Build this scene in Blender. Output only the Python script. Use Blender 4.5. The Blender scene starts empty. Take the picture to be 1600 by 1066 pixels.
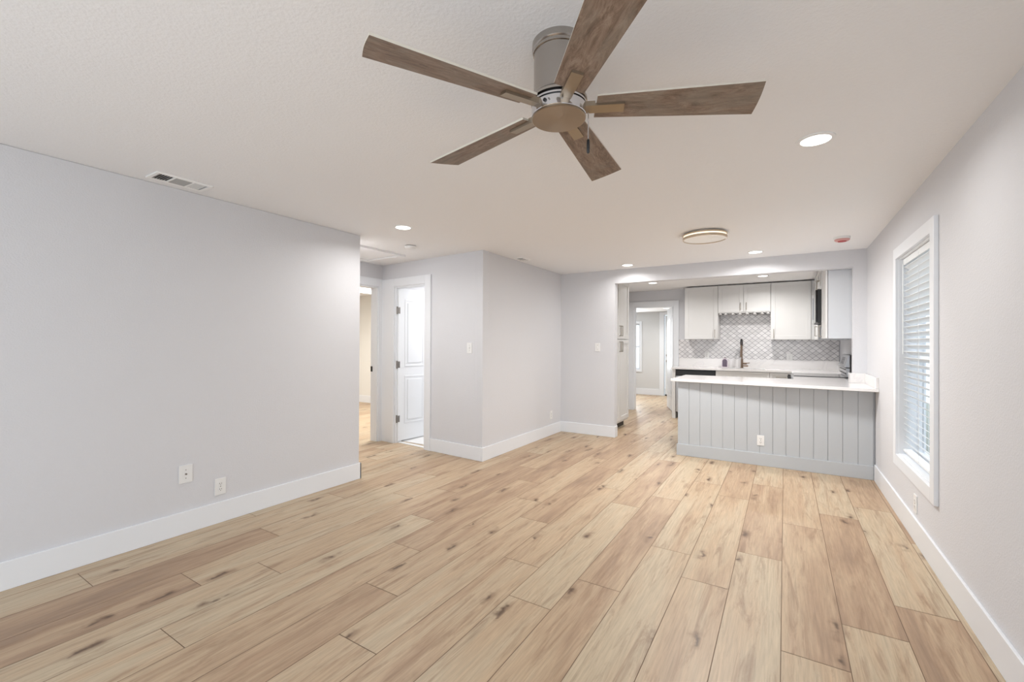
import bpy, bmesh, math, random
from mathutils import Vector, Matrix
random.seed(7)
PI = math.pi
S = bpy.context.scene
C = S.collection

# ------------------------------------------------------------------ camera
YAW, PITCH, ROLL, CAMH, FPX = 0.5533630883659392, 0.00521827090482854, 0.004541475290138966, 1.3180781251023697, 690.0
cam_data = bpy.data.cameras.new('camera'); cam = bpy.data.objects.new('camera', cam_data); C.objects.link(cam)
fwd = Vector((-math.sin(YAW)*math.cos(PITCH), math.cos(YAW)*math.cos(PITCH), math.sin(PITCH)))
r0 = Vector((math.cos(YAW), math.sin(YAW), 0)); u0 = r0.cross(fwd)
rt = r0*math.cos(ROLL) + u0*math.sin(ROLL); up = -r0*math.sin(ROLL) + u0*math.cos(ROLL)
m = Matrix((rt, up, -fwd)).transposed().to_4x4(); m.translation = Vector((0, 0, CAMH))
cam.matrix_world = m
cam_data.sensor_fit = 'HORIZONTAL'; cam_data.sensor_width = 36; cam_data.lens = 36*FPX/1600
cam_data.clip_start = 0.02; cam_data.clip_end = 200
S.camera = cam

# ------------------------------------------------------------------ world, lights, exposure
W = bpy.data.worlds.new('world'); S.world = W; W.use_nodes = True
bg = W.node_tree.nodes['Background']; bg.inputs[0].default_value = (0.80, 0.90, 1.0, 1); bg.inputs[1].default_value = 1.9
S.view_settings.view_transform = 'Standard'; S.view_settings.look = 'None'
S.view_settings.exposure = 0.1; S.view_settings.gamma = 1.0; S.view_settings.use_curve_mapping = False

def area(name, loc, rot, sx, sy, power, color=(1, 1, 1), shape='RECTANGLE', spread=PI):
    d = bpy.data.lights.new(name, 'AREA'); d.shape = shape; d.size = sx
    if shape in ('RECTANGLE', 'ELLIPSE'): d.size_y = sy
    d.energy = power; d.color = color; d.spread = spread
    o = bpy.data.objects.new(name, d); o.location = loc; o.rotation_euler = rot; C.objects.link(o)
    return o
# added area lights for unseen daylight behind the viewer, then the laundry window's daylight
area('daylight_rear_fill', (-1.2, -1.62, 1.12), (PI/2, 0, 0), 3.4, 1.9, 24, (0.93, 0.965, 1.0))  # added area light standing for daylight through the unseen end wall
area('daylight_right_fill', (0.70, -0.4, 1.30), (0, PI/2, 0), 1.3, 1.2, 12, (0.92, 0.96, 1.0))  # added fill beside the right wall; no window is built there
area('daylight_laundry_window', (-3.6, 11.45, 1.3), (-PI/2, 0, 0), 0.6, 1.2, 30, (0.92, 0.97, 1.0))
area('bedroom_fill', (-5.4, 5.3, 2.34), (0, 0, 0), .5, .5, 62, (1.0, 0.98, 0.94))  # added fill light for the bedroom, out of view and without a fixture
LAMP_W = 12.0
area('bedroom_far_fill', (-7.4, 4.6, 2.34), (0, 0, 0), .4, .4, 34, (1.0, 0.98, 0.94))  # second added fill, brightens the bedroom wall beyond the header
area('hall_fill', (-3.95, 3.02, 2.33), (0, 0, 0), .16, 0, 9, (1.0, .985, .96), 'DISK')  # added fill hidden behind the left wall to brighten the hall

# ------------------------------------------------------------------ materials
def mat(name, col, rough=0.5, metal=0.0, **kw):
    m = bpy.data.materials.new(name); m.use_nodes = True
    b = m.node_tree.nodes['Principled BSDF']
    b.inputs['Base Color'].default_value = (*col, 1); b.inputs['Roughness'].default_value = rough
    b.inputs['Metallic'].default_value = metal
    for k, v in kw.items(): b.inputs[k].default_value = v
    return m
def nodes(m): return m.node_tree.nodes, m.node_tree.links, m.node_tree.nodes['Principled BSDF']
def N(m, t, **kw):
    n = m.node_tree.nodes.new(t)
    for k, v in kw.items(): setattr(n, k, v)
    return n
def add_bump(m, scale, strength, dist=0.002, detail=3, coord='Object', stretch=None):
    n, l, b = nodes(m)
    tc = N(m, 'ShaderNodeTexCoord'); no = N(m, 'ShaderNodeTexNoise'); bu = N(m, 'ShaderNodeBump')
    no.inputs['Scale'].default_value = scale; no.inputs['Detail'].default_value = detail
    src = tc.outputs[coord]
    if stretch:
        mp = N(m, 'ShaderNodeMapping'); mp.inputs['Scale'].default_value = stretch
        l.new(src, mp.inputs[0]); src = mp.outputs[0]
    l.new(src, no.inputs['Vector']); l.new(no.outputs['Fac'], bu.inputs['Height'])
    bu.inputs['Strength'].default_value = strength; bu.inputs['Distance'].default_value = dist
    l.new(bu.outputs[0], b.inputs['Normal'])
    return no
def add_noise_color(m, scale, c1, c2, lo=0.35, hi=0.65, stretch=(1, 1, 1), detail=4, vec=None):
    n, l, b = nodes(m)
    tc = N(m, 'ShaderNodeTexCoord'); mp = N(m, 'ShaderNodeMapping'); mp.inputs['Scale'].default_value = stretch
    no = N(m, 'ShaderNodeTexNoise'); no.inputs['Scale'].default_value = scale; no.inputs['Detail'].default_value = detail
    cr = N(m, 'ShaderNodeValToRGB'); cr.color_ramp.elements[0].position = lo; cr.color_ramp.elements[1].position = hi
    cr.color_ramp.elements[0].color = (*c1, 1); cr.color_ramp.elements[1].color = (*c2, 1)
    l.new(tc.outputs['Object'], mp.inputs[0]); l.new(mp.outputs[0], no.inputs['Vector'])
    l.new(no.outputs['Fac'], cr.inputs[0]); l.new(cr.outputs[0], b.inputs['Base Color'])
    return cr

WALL = mat('wall_paint', (0.685, 0.686, 0.708), 0.75); add_bump(WALL, 120, 0.55, 0.003)
CEIL = mat('ceiling_paint', (0.875, 0.875, 0.880), 0.9); add_bump(CEIL, 85, 0.55, 0.0035)
LWALL = mat('laundry_paint', (0.66, 0.66, 0.655), 0.8)
BEDW = mat('bedroom_paint', (0.80, 0.785, 0.745), 0.8)
TRIM = mat('white_trim_paint', (0.82, 0.84, 0.87), 0.38)
DOORM = mat('white_door_paint', (0.83, 0.85, 0.87), 0.4)
SHIP = mat('pale_grey_panel_paint', (0.505, 0.53, 0.555), 0.45)
CAB = mat('cabinet_paint', (0.73, 0.725, 0.715), 0.4)
CAB_COOL = mat('cabinet_side_daylight_tint', (0.60, 0.62, 0.65), 0.45)  # cabinet white with the side's cool daylight cast put into its colour
NICK = mat('brushed_nickel', (0.52, 0.49, 0.45), 0.32, 1.0)
PULL = mat('satin_pull_metal', (0.36, 0.32, 0.27), 0.35, 1.0)
HINGE = mat('satin_hinge_metal', (0.26, 0.24, 0.22), 0.5, 1.0)
CHROME = mat('polished_chrome', (0.72, 0.72, 0.74), 0.12, 1.0)
BLACK = mat('black_plastic', (0.012, 0.012, 0.013), 0.4)
BGLASS = mat('black_glass', (0.01, 0.01, 0.012), 0.06)
STEEL = mat('stainless_steel', (0.55, 0.56, 0.58), 0.28, 1.0)
PLATE = mat('white_plastic_plate', (0.82, 0.82, 0.81), 0.35)
SLOT = mat('dark_slot', (0.05, 0.045, 0.04), 0.6)
BRASS = mat('satin_brass', (0.62, 0.52, 0.40), 0.3, 1.0)
BRONZE = mat('champagne_bronze', (0.30, 0.22, 0.165), 0.3, 1.0)
GAPM = mat('plank_groove', (0.20, 0.13, 0.085), 0.8)
WTILE = mat('white_floor_tile', (0.80, 0.80, 0.79), 0.3)
BLIND = mat('white_blind_slat', (0.84, 0.86, 0.87), 0.4, **{'Transmission Weight': 0.0})
VENTM = mat('vent_white_enamel', (0.93, 0.93, 0.92), 0.5)
LOUVL = mat('vent_light_louvers', (0.72, 0.72, 0.71), 0.5)
LOUV = mat('vent_grey_louvers', (0.42, 0.42, 0.42), 0.5)
VENTD = mat('vent_dark_inside', (0.03, 0.03, 0.03), 0.9)
PINKR = mat('pink_translucent_plastic', (0.66, 0.36, 0.34), 0.5)
RED = mat('red_dust_cover', (0.45, 0.05, 0.05), 0.5)
PURP = mat('purple_glass', (0.09, 0.05, 0.08), 0.15)
PINK = mat('pale_pink_glass', (0.80, 0.71, 0.76), 0.15)
FENCE = mat('garden_fence_boards', (0.42, 0.42, 0.41), 0.8)
GROUND = mat('garden_ground', (0.30, 0.31, 0.26), 0.9)

def emis(name, col, s):
    m = bpy.data.materials.new(name); m.use_nodes = True; n = m.node_tree.nodes; n.clear()
    e = n.new('ShaderNodeEmission'); o = n.new('ShaderNodeOutputMaterial')
    e.inputs[0].default_value = (*col, 1); e.inputs[1].default_value = s; m.node_tree.links.new(e.outputs[0], o.inputs[0]); return m
LED = emis('lit_lamp_lens', (1.0, 0.96, 0.90), 5.0)
LEDR = emis('lit_ring_lens', (1.0, 0.86, 0.66), 1.5)
DIFF = mat('frosted_diffuser', (0.80, 0.78, 0.74), 0.4)
DIFF.node_tree.nodes['Principled BSDF'].inputs['Emission Color'].default_value = (1, 0.94, 0.85, 1)
DIFF.node_tree.nodes['Principled BSDF'].inputs['Emission Strength'].default_value = 0.12

GLASS = bpy.data.materials.new('window_glass'); GLASS.use_nodes = True
_n = GLASS.node_tree.nodes; _l = GLASS.node_tree.links; _n.clear()
_t = _n.new('ShaderNodeBsdfTransparent'); _g = _n.new('ShaderNodeBsdfGlossy'); _g.inputs['Roughness'].default_value = 0.02
_m = _n.new('ShaderNodeMixShader'); _m.inputs[0].default_value = 0.08; _o = _n.new('ShaderNodeOutputMaterial')
_l.new(_t.outputs[0], _m.inputs[1]); _l.new(_g.outputs[0], _m.inputs[2]); _l.new(_m.outputs[0], _o.inputs[0])

# brushed metal with a spun (radial) sheen for the fan's bottom plate
SPUN = mat('spun_brushed_nickel', (0.36, 0.30, 0.235), 0.36, 1.0, Anisotropic=0.75)
n, l, b = nodes(SPUN); tg = N(SPUN, 'ShaderNodeTangent', direction_type='RADIAL', axis='Z'); l.new(tg.outputs[0], b.inputs['Tangent'])
FANBODY = mat('fan_brushed_nickel', (0.47, 0.44, 0.41), 0.25, 1.0, Anisotropic=0.6)

# quartz: white with faint veins
QUARTZ = mat('white_quartz', (0.82, 0.80, 0.79), 0.12)
n, l, b = nodes(QUARTZ)
tc = N(QUARTZ, 'ShaderNodeTexCoord'); no = N(QUARTZ, 'ShaderNodeTexNoise'); no.inputs['Scale'].default_value = 1.6
no.inputs['Detail'].default_value = 6; no.inputs['Distortion'].default_value = 1.2
cr = N(QUARTZ, 'ShaderNodeValToRGB'); e = cr.color_ramp.elements
e[0].position = 0.485; e[0].color = (0.81, 0.79, 0.785, 1); e[1].position = 0.515; e[1].color = (0.82, 0.80, 0.79, 1)
x = cr.color_ramp.elements.new(0.5); x.color = (0.765, 0.745, 0.745, 1)
l.new(tc.outputs['Object'], no.inputs['Vector']); l.new(no.outputs['Fac'], cr.inputs[0]); l.new(cr.outputs[0], b.inputs['Base Color'])

# arabesque tile: ogee lattice of dark grout on white glaze (object x / z in metres)
def tile_material(name, ax):
    T = mat(name, (0.8, 0.8, 0.8), 0.2); n, l, b = nodes(T)
    tc = N(T, 'ShaderNodeTexCoord'); sp = N(T, 'ShaderNodeSeparateXYZ'); l.new(tc.outputs['Object'], sp.inputs[0])
    def M(op, a, bb=None, c=None):
        q = N(T, 'ShaderNodeMath', operation=op)
        for i, v in enumerate((a, bb, c)):
            if v is None: continue
            if isinstance(v, (int, float)): q.inputs[i].default_value = v
            else: l.new(v, q.inputs[i])
        return q.outputs[0]
    xx = M('DIVIDE', sp.outputs[ax], 0.097); zz = M('DIVIDE', sp.outputs[2], 0.084)
    a = M('ADD', xx, zz); c = M('SUBTRACT', xx, zz)
    a2 = M('ADD', a, M('MULTIPLY', M('SINE', M('MULTIPLY', c, 2*PI)), 0.022))
    c2 = M('ADD', c, M('MULTIPLY', M('SINE', M('MULTIPLY', a, 2*PI)), 0.022))
    def d(v): return M('ABSOLUTE', M('SUBTRACT', M('FRACT', v), 0.5))
    mx = M('MAXIMUM', d(a2), d(c2))
    ramp = N(T, 'ShaderNodeMapRange'); ramp.inputs[1].default_value = 0.445; ramp.inputs[2].default_value = 0.47
    l.new(mx, ramp.inputs[0])
    cell = N(T, 'ShaderNodeTexWhiteNoise', noise_dimensions='2D'); cv = N(T, 'ShaderNodeCombineXYZ')
    l.new(M('FLOOR', a2), cv.inputs[0]); l.new(M('FLOOR', c2), cv.inputs[1]); l.new(cv.outputs[0], cell.inputs['Vector'])
    cr = N(T, 'ShaderNodeValToRGB'); cr.color_ramp.elements[0].color = (0.66, 0.64, 0.64, 1); cr.color_ramp.elements[1].color = (0.82, 0.80, 0.80, 1)
    l.new(cell.outputs['Value'], cr.inputs[0])
    mix = N(T, 'ShaderNodeMix', data_type='RGBA'); l.new(ramp.outputs[0], mix.inputs[0]); l.new(cr.outputs[0], mix.inputs[6])
    mix.inputs[7].default_value = (0.24, 0.23, 0.24, 1); l.new(mix.outputs[2], b.inputs['Base Color'])
    return T
TILE = tile_material('arabesque_tile', 0)
TILEY = tile_material('arabesque_tile_side', 1)

# floor planks: tone and offset come from per-plank attributes
def plank_material():
    m = mat('oak_vinyl_plank', (0.5, 0.4, 0.3), 0.42); n, l, b = nodes(m)
    b.inputs['Specular IOR Level'].default_value = 0.35
    at = N(m, 'ShaderNodeAttribute', attribute_name='tone'); ao = N(m, 'ShaderNodeAttribute', attribute_name='offset')
    tc = N(m, 'ShaderNodeTexCoord'); ad = N(m, 'ShaderNodeVectorMath', operation='ADD')
    l.new(tc.outputs['Object'], ad.inputs[0]); l.new(ao.outputs['Vector'], ad.inputs[1])
    base = N(m, 'ShaderNodeValToRGB'); r = base.color_ramp; r.interpolation = 'LINEAR'
    r.elements[0].position = 0.0; r.elements[0].color = (0.545, 0.438, 0.305, 1)
    r.elements[1].position = 1.0; r.elements[1].color = (0.325, 0.220, 0.148, 1)
    q = r.elements.new(0.35); q.color = (0.525, 0.388, 0.257, 1)
    q = r.elements.new(0.7); q.color = (0.430, 0.295, 0.192, 1)
    # broad tonal drift along the plank shifts the ramp position
    mp = N(m, 'ShaderNodeMapping'); mp.inputs['Scale'].default_value = (9.0, 1.0, 1)
    no = N(m, 'ShaderNodeTexNoise'); no.inputs['Scale'].default_value = 1.0; no.inputs['Detail'].default_value = 4; no.inputs['Distortion'].default_value = 0.6
    l.new(ad.outputs[0], mp.inputs[0]); l.new(mp.outputs[0], no.inputs['Vector'])
    ma = N(m, 'ShaderNodeMath', operation='MULTIPLY_ADD'); ma.inputs[1].default_value = 1.5; ma.inputs[2].default_value = -0.75
    l.new(no.outputs['Fac'], ma.inputs[0])
    su = N(m, 'ShaderNodeMath', operation='ADD', use_clamp=True); am = N(m, 'ShaderNodeMath', operation='MULTIPLY'); am.inputs[1].default_value = 0.85; l.new(at.outputs['Fac'], am.inputs[0])
    l.new(ma.outputs[0], su.inputs[0]); l.new(am.outputs[0], su.inputs[1])
    l.new(su.outputs[0], base.inputs[0])
    # fine grain
    mp2 = N(m, 'ShaderNodeMapping'); mp2.inputs['Scale'].default_value = (95, 4.5, 1)
    g = N(m, 'ShaderNodeTexNoise'); g.inputs['Scale'].default_value = 1.0; g.inputs['Detail'].default_value = 6; g.inputs['Roughness'].default_value = 0.65; g.inputs['Distortion'].default_value = 0.4
    l.new(ad.outputs[0], mp2.inputs[0]); l.new(mp2.outputs[0], g.inputs['Vector'])
    gr = N(m, 'ShaderNodeMapRange'); gr.inputs[1].default_value = 0.25; gr.inputs[2].default_value = 0.75; gr.inputs[3].default_value = 0.76; gr.inputs[4].default_value = 1.15
    l.new(g.outputs['Fac'], gr.inputs[0])
    mul = N(m, 'ShaderNodeMix', data_type='RGBA', blend_type='MULTIPLY'); mul.inputs[0].default_value = 1
    l.new(base.outputs[0], mul.inputs[6]); l.new(gr.outputs[0], mul.inputs[7])
    # darker streaks in the heart of the board
    mp4 = N(m, 'ShaderNodeMapping'); mp4.inputs['Scale'].default_value = (17, 1.7, 1)
    s4 = N(m, 'ShaderNodeTexNoise'); s4.inputs['Scale'].default_value = 1.0; s4.inputs['Detail'].default_value = 7; s4.inputs['Roughness'].default_value = 0.7; s4.inputs['Distortion'].default_value = 1.0
    l.new(ad.outputs[0], mp4.inputs[0]); l.new(mp4.outputs[0], s4.inputs['Vector'])
    sr = N(m, 'ShaderNodeMapRange'); sr.inputs[1].default_value = 0.51; sr.inputs[2].default_value = 0.70; sr.inputs[3].default_value = 0.0; sr.inputs[4].default_value = 0.75
    l.new(s4.outputs['Fac'], sr.inputs[0])
    st = N(m, 'ShaderNodeMix', data_type='RGBA'); l.new(sr.outputs[0], st.inputs[0]); l.new(mul.outputs[2], st.inputs[6]); st.inputs[7].default_value = (0.27, 0.165, 0.10, 1)
    # knots: stretched voronoi, distance warped by noise
    mp3 = N(m, 'ShaderNodeMapping'); mp3.inputs['Scale'].default_value = (4.6, 1.5, 1)
    wn = N(m, 'ShaderNodeTexNoise'); wn.inputs['Scale'].default_value = 9; wn.inputs['Detail'].default_value = 3
    wa = N(m, 'ShaderNodeVectorMath', operation='MULTIPLY_ADD'); wa.inputs[1].default_value = (0.07, 0.30, 0)
    l.new(ad.outputs[0], wn.inputs['Vector']); l.new(wn.outputs['Color'], wa.inputs[0]); l.new(ad.outputs[0], wa.inputs[2])
    l.new(wa.outputs[0], mp3.inputs[0])
    vo = N(m, 'ShaderNodeTexVoronoi', voronoi_dimensions='2D'); vo.inputs['Scale'].default_value = 1.0; vo.inputs['Randomness'].default_value = 0.9
    l.new(mp3.outputs[0], vo.inputs['Vector'])
    k = N(m, 'ShaderNodeMapRange', interpolation_type='SMOOTHSTEP'); k.inputs[1].default_value = 0.0; k.inputs[2].default_value = 0.20; k.inputs[3].default_value = 0.95; k.inputs[4].default_value = 0.0
    l.new(vo.outputs['Distance'], k.inputs[0])
    kk = N(m, 'ShaderNodeMath', operation='MULTIPLY'); sep = N(m, 'ShaderNodeSeparateColor'); l.new(vo.outputs['Color'], sep.inputs[0])
    gt = N(m, 'ShaderNodeMath', operation='GREATER_THAN'); gt.inputs[1].default_value = 0.35; l.new(sep.outputs[0], gt.inputs[0])
    l.new(k.outputs[0], kk.inputs[0]); l.new(gt.outputs[0], kk.inputs[1])
    kn = N(m, 'ShaderNodeMath', operation='MULTIPLY'); nr = N(m, 'ShaderNodeMapRange'); nr.inputs[1].default_value = 0.35; nr.inputs[2].default_value = 0.62
    l.new(wn.outputs['Fac'], nr.inputs[0]); l.new(kk.outputs[0], kn.inputs[0]); l.new(nr.outputs[0], kn.inputs[1])
    mx = N(m, 'ShaderNodeMix', data_type='RGBA'); l.new(kn.outputs[0], mx.inputs[0]); l.new(st.outputs[2], mx.inputs[6]); mx.inputs[7].default_value = (0.17, 0.10, 0.06, 1)
    c2 = N(m, 'ShaderNodeMapRange', interpolation_type='SMOOTHSTEP'); c2.inputs[1].default_value = 0.0; c2.inputs[2].default_value = 0.075; c2.inputs[3].default_value = 0.9; c2.inputs[4].default_value = 0.0
    l.new(vo.outputs['Distance'], c2.inputs[0])
    c3 = N(m, 'ShaderNodeMath', operation='MULTIPLY'); l.new(c2.outputs[0], c3.inputs[0]); l.new(gt.outputs[0], c3.inputs[1])
    mx2 = N(m, 'ShaderNodeMix', data_type='RGBA'); l.new(c3.outputs[0], mx2.inputs[0]); l.new(mx.outputs[2], mx2.inputs[6]); mx2.inputs[7].default_value = (0.10, 0.06, 0.038, 1)
    l.new(mx2.outputs[2], b.inputs['Base Color'])
    bu = N(m, 'ShaderNodeBump'); bu.inputs['Strength'].default_value = 0.12; bu.inputs['Distance'].default_value = 0.001
    l.new(g.outputs['Fac'], bu.inputs['Height']); l.new(bu.outputs[0], b.inputs['Normal'])
    return m
PLANK = plank_material()

# weathered blade wood (blade runs along its local X)
def blade_material():
    m = mat('weathered_blade_wood', (0.25, 0.18, 0.13), 0.55); n, l, b = nodes(m)
    tc = N(m, 'ShaderNodeTexCoord'); oi = N(m, 'ShaderNodeObjectInfo'); ad = N(m, 'ShaderNodeVectorMath', operation='ADD')
    mu = N(m, 'ShaderNodeMath', operation='MULTIPLY'); mu.inputs[1].default_value = 30; l.new(oi.outputs['Random'], mu.inputs[0])
    l.new(tc.outputs['Object'], ad.inputs[0]); l.new(mu.outputs[0], ad.inputs[1])
    mp = N(m, 'ShaderNodeMapping'); mp.inputs['Scale'].default_value = (9, 42, 1)
    no = N(m, 'ShaderNodeTexNoise'); no.inputs['Scale'].default_value = 1; no.inputs['Detail'].default_value = 10; no.inputs['Roughness'].default_value = 0.82; no.inputs['Distortion'].default_value = 0.9
    l.new(ad.outputs[0], mp.inputs[0]); l.new(mp.outputs[0], no.inputs['Vector'])
    cr = N(m, 'ShaderNodeValToRGB'); e = cr.color_ramp.elements
    e[0].position = 0.36; e[0].color = (0.105, 0.066, 0.045, 1); e[1].position = 0.66; e[1].color = (0.35, 0.275, 0.215, 1)
    q = e.new(0.5); q.color = (0.225, 0.155, 0.112, 1)
    l.new(no.outputs['Fac'], cr.inputs[0])
    mp2 = N(m, 'ShaderNodeMapping'); mp2.inputs['Scale'].default_value = (3, 6, 1)
    n2 = N(m, 'ShaderNodeTexNoise'); n2.inputs['Scale'].default_value = 1.5; n2.inputs['Detail'].default_value = 5; n2.inputs['Distortion'].default_value = 1.5
    l.new(ad.outputs[0], mp2.inputs[0]); l.new(mp2.outputs[0], n2.inputs['Vector'])
    mr = N(m, 'ShaderNodeMapRange'); mr.inputs[1].default_value = 0.45; mr.inputs[2].default_value = 0.65; mr.inputs[4].default_value = 0.55
    l.new(n2.outputs['Fac'], mr.inputs[0])
    mx = N(m, 'ShaderNodeMix', data_type='RGBA'); l.new(mr.outputs[0], mx.inputs[0]); l.new(cr.outputs[0], mx.inputs[6]); mx.inputs[7].default_value = (0.235, 0.20, 0.16, 1)
    l.new(mx.outputs[2], b.inputs['Base Color']); return m
BLADE = blade_material()
BLEDGE = mat('blade_edge', (0.62, 0.58, 0.50), 0.5)

# ------------------------------------------------------------------ builders
def BM(): return bmesh.new()
def box(bm, x0, x1, y0, y1, z0, z1):
    x0, x1 = min(x0, x1), max(x0, x1); y0, y1 = min(y0, y1), max(y0, y1); z0, z1 = min(z0, z1), max(z0, z1)
    v = [bm.verts.new(p) for p in ((x0,y0,z0),(x1,y0,z0),(x1,y1,z0),(x0,y1,z0),(x0,y0,z1),(x1,y0,z1),(x1,y1,z1),(x0,y1,z1))]
    for f in ((3,2,1,0),(4,5,6,7),(0,1,5,4),(1,2,6,5),(2,3,7,6),(3,0,4,7)): bm.faces.new([v[i] for i in f])
    return v
class Fr:                       # a wall-like frame: origin, U along the wall, N out of the wall, z up
    def __init__(s, O, U, Nn):
        s.O = Vector((*O, 0)) if len(O) == 2 else Vector(O); s.U = Vector((*U, 0)).normalized(); s.N = Vector((*Nn, 0)).normalized()
    def p(s, u, n, z): q = s.O + s.U*u + s.N*n; return Vector((q.x, q.y, q.z + z))
    def box(s, bm, u0, u1, n0, n1, z0, z1):
        P = [s.p(u, n, z) for z in (z0, z1) for (u, n) in ((u0,n0),(u1,n0),(u1,n1),(u0,n1))]
        v = [bm.verts.new(q) for q in P]
        for f in ((3,2,1,0),(4,5,6,7),(0,1,5,4),(1,2,6,5),(2,3,7,6),(3,0,4,7)): bm.faces.new([v[i] for i in f])
        return v
    def cyl(s, bm, u, z, n0, n1, r, seg=16):
        a = [s.p(u + r*math.cos(t), n0, z + r*math.sin(t)) for t in [2*PI*i/seg for i in range(seg)]]
        b = [s.p(u + r*math.cos(t), n1, z + r*math.sin(t)) for t in [2*PI*i/seg for i in range(seg)]]
        A = [bm.verts.new(q) for q in a]; B = [bm.verts.new(q) for q in b]
        bm.faces.new(A); bm.faces.new(B[::-1])
        for i in range(seg): j = (i+1) % seg; bm.faces.new((A[j], A[i], B[i], B[j]))
def lathe(bm, prof, cx, cy, seg=48, cap=True):
    rings = []
    for r, z in prof:
        rings.append([bm.verts.new((cx + r*math.cos(2*PI*i/seg), cy + r*math.sin(2*PI*i/seg), z)) for i in range(seg)])
    for a, b in zip(rings, rings[1:]):
        for i in range(seg):
            j = (i+1) % seg; bm.faces.new((a[i], a[j], b[j], b[i]))
    if cap: bm.faces.new(rings[0][::-1]); bm.faces.new(rings[-1])
def tube(bm, pts, r, seg=10):
    pts = [Vector(p) for p in pts]; rings = []
    for i, p in enumerate(pts):
        d = (pts[min(i+1, len(pts)-1)] - pts[max(i-1, 0)]).normalized()
        a = d.orthogonal().normalized() if i == 0 else (prev - d*prev.dot(d)).normalized()
        prev = a; c = d.cross(a); rr = r[i] if isinstance(r, (list, tuple)) else r
        rings.append([bm.verts.new(p + (a*math.cos(2*PI*k/seg) + c*math.sin(2*PI*k/seg))*rr) for k in range(seg)])
    for A, B in zip(rings, rings[1:]):
        for k in range(seg): j = (k+1) % seg; bm.faces.new((A[k], A[j], B[j], B[k]))
    bm.faces.new(rings[0][::-1]); bm.faces.new(rings[-1])
def prism(bm, poly, z0, z1):
    a = [bm.verts.new((x, y, z0)) for x, y in poly]; b = [bm.verts.new((x, y, z1)) for x, y in poly]
    bm.faces.new(a[::-1]); bm.faces.new(b); k = len(poly)
    for i in range(k): j = (i+1) % k; bm.faces.new((a[i], a[j], b[j], b[i]))

def wloc(o):
    v = Vector((0, 0, 0))
    while o: v = v + o.location; o = o.parent
    return v
def obj(name, bm, material, parent=None, bevel=0, smooth=False, origin=None):
    bmesh.ops.recalc_face_normals(bm, faces=bm.faces)
    base = wloc(parent) if parent else Vector((0, 0, 0)); og = Vector(origin) if origin else base
    bmesh.ops.translate(bm, verts=bm.verts, vec=-og)
    me = bpy.data.meshes.new(name); bm.to_mesh(me); bm.free()
    o = bpy.data.objects.new(name, me); C.objects.link(o); o.location = og - base
    if parent: o.parent = parent
    for mm in (material if isinstance(material, (list, tuple)) else [material]): me.materials.append(mm)
    if smooth:
        for p in me.polygons: p.use_smooth = True
        me.set_sharp_from_angle(angle=math.radians(35))
    if bevel:
        mod = o.modifiers.new('bevel', 'BEVEL'); mod.width = bevel; mod.segments = 2; mod.limit_method = 'ANGLE'
    return o
def thing(name, label, cat, loc, group=None):
    o = bpy.data.objects.new(name, None); C.objects.link(o); o.location = loc; o.empty_display_size = 0.1
    o['label'] = label; o['category'] = cat
    if group: o['group'] = group
    return o
def tag(o, label, cat, group=None):
    o['label'] = label; o['category'] = cat
    if group: o['group'] = group
    return o
def struct(name, bm, m, bevel=0, label=None, parent=None):
    o = obj(name, bm, m, parent, bevel)
    o['kind'] = 'structure'
    if label: o['label'] = label
    return o

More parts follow.
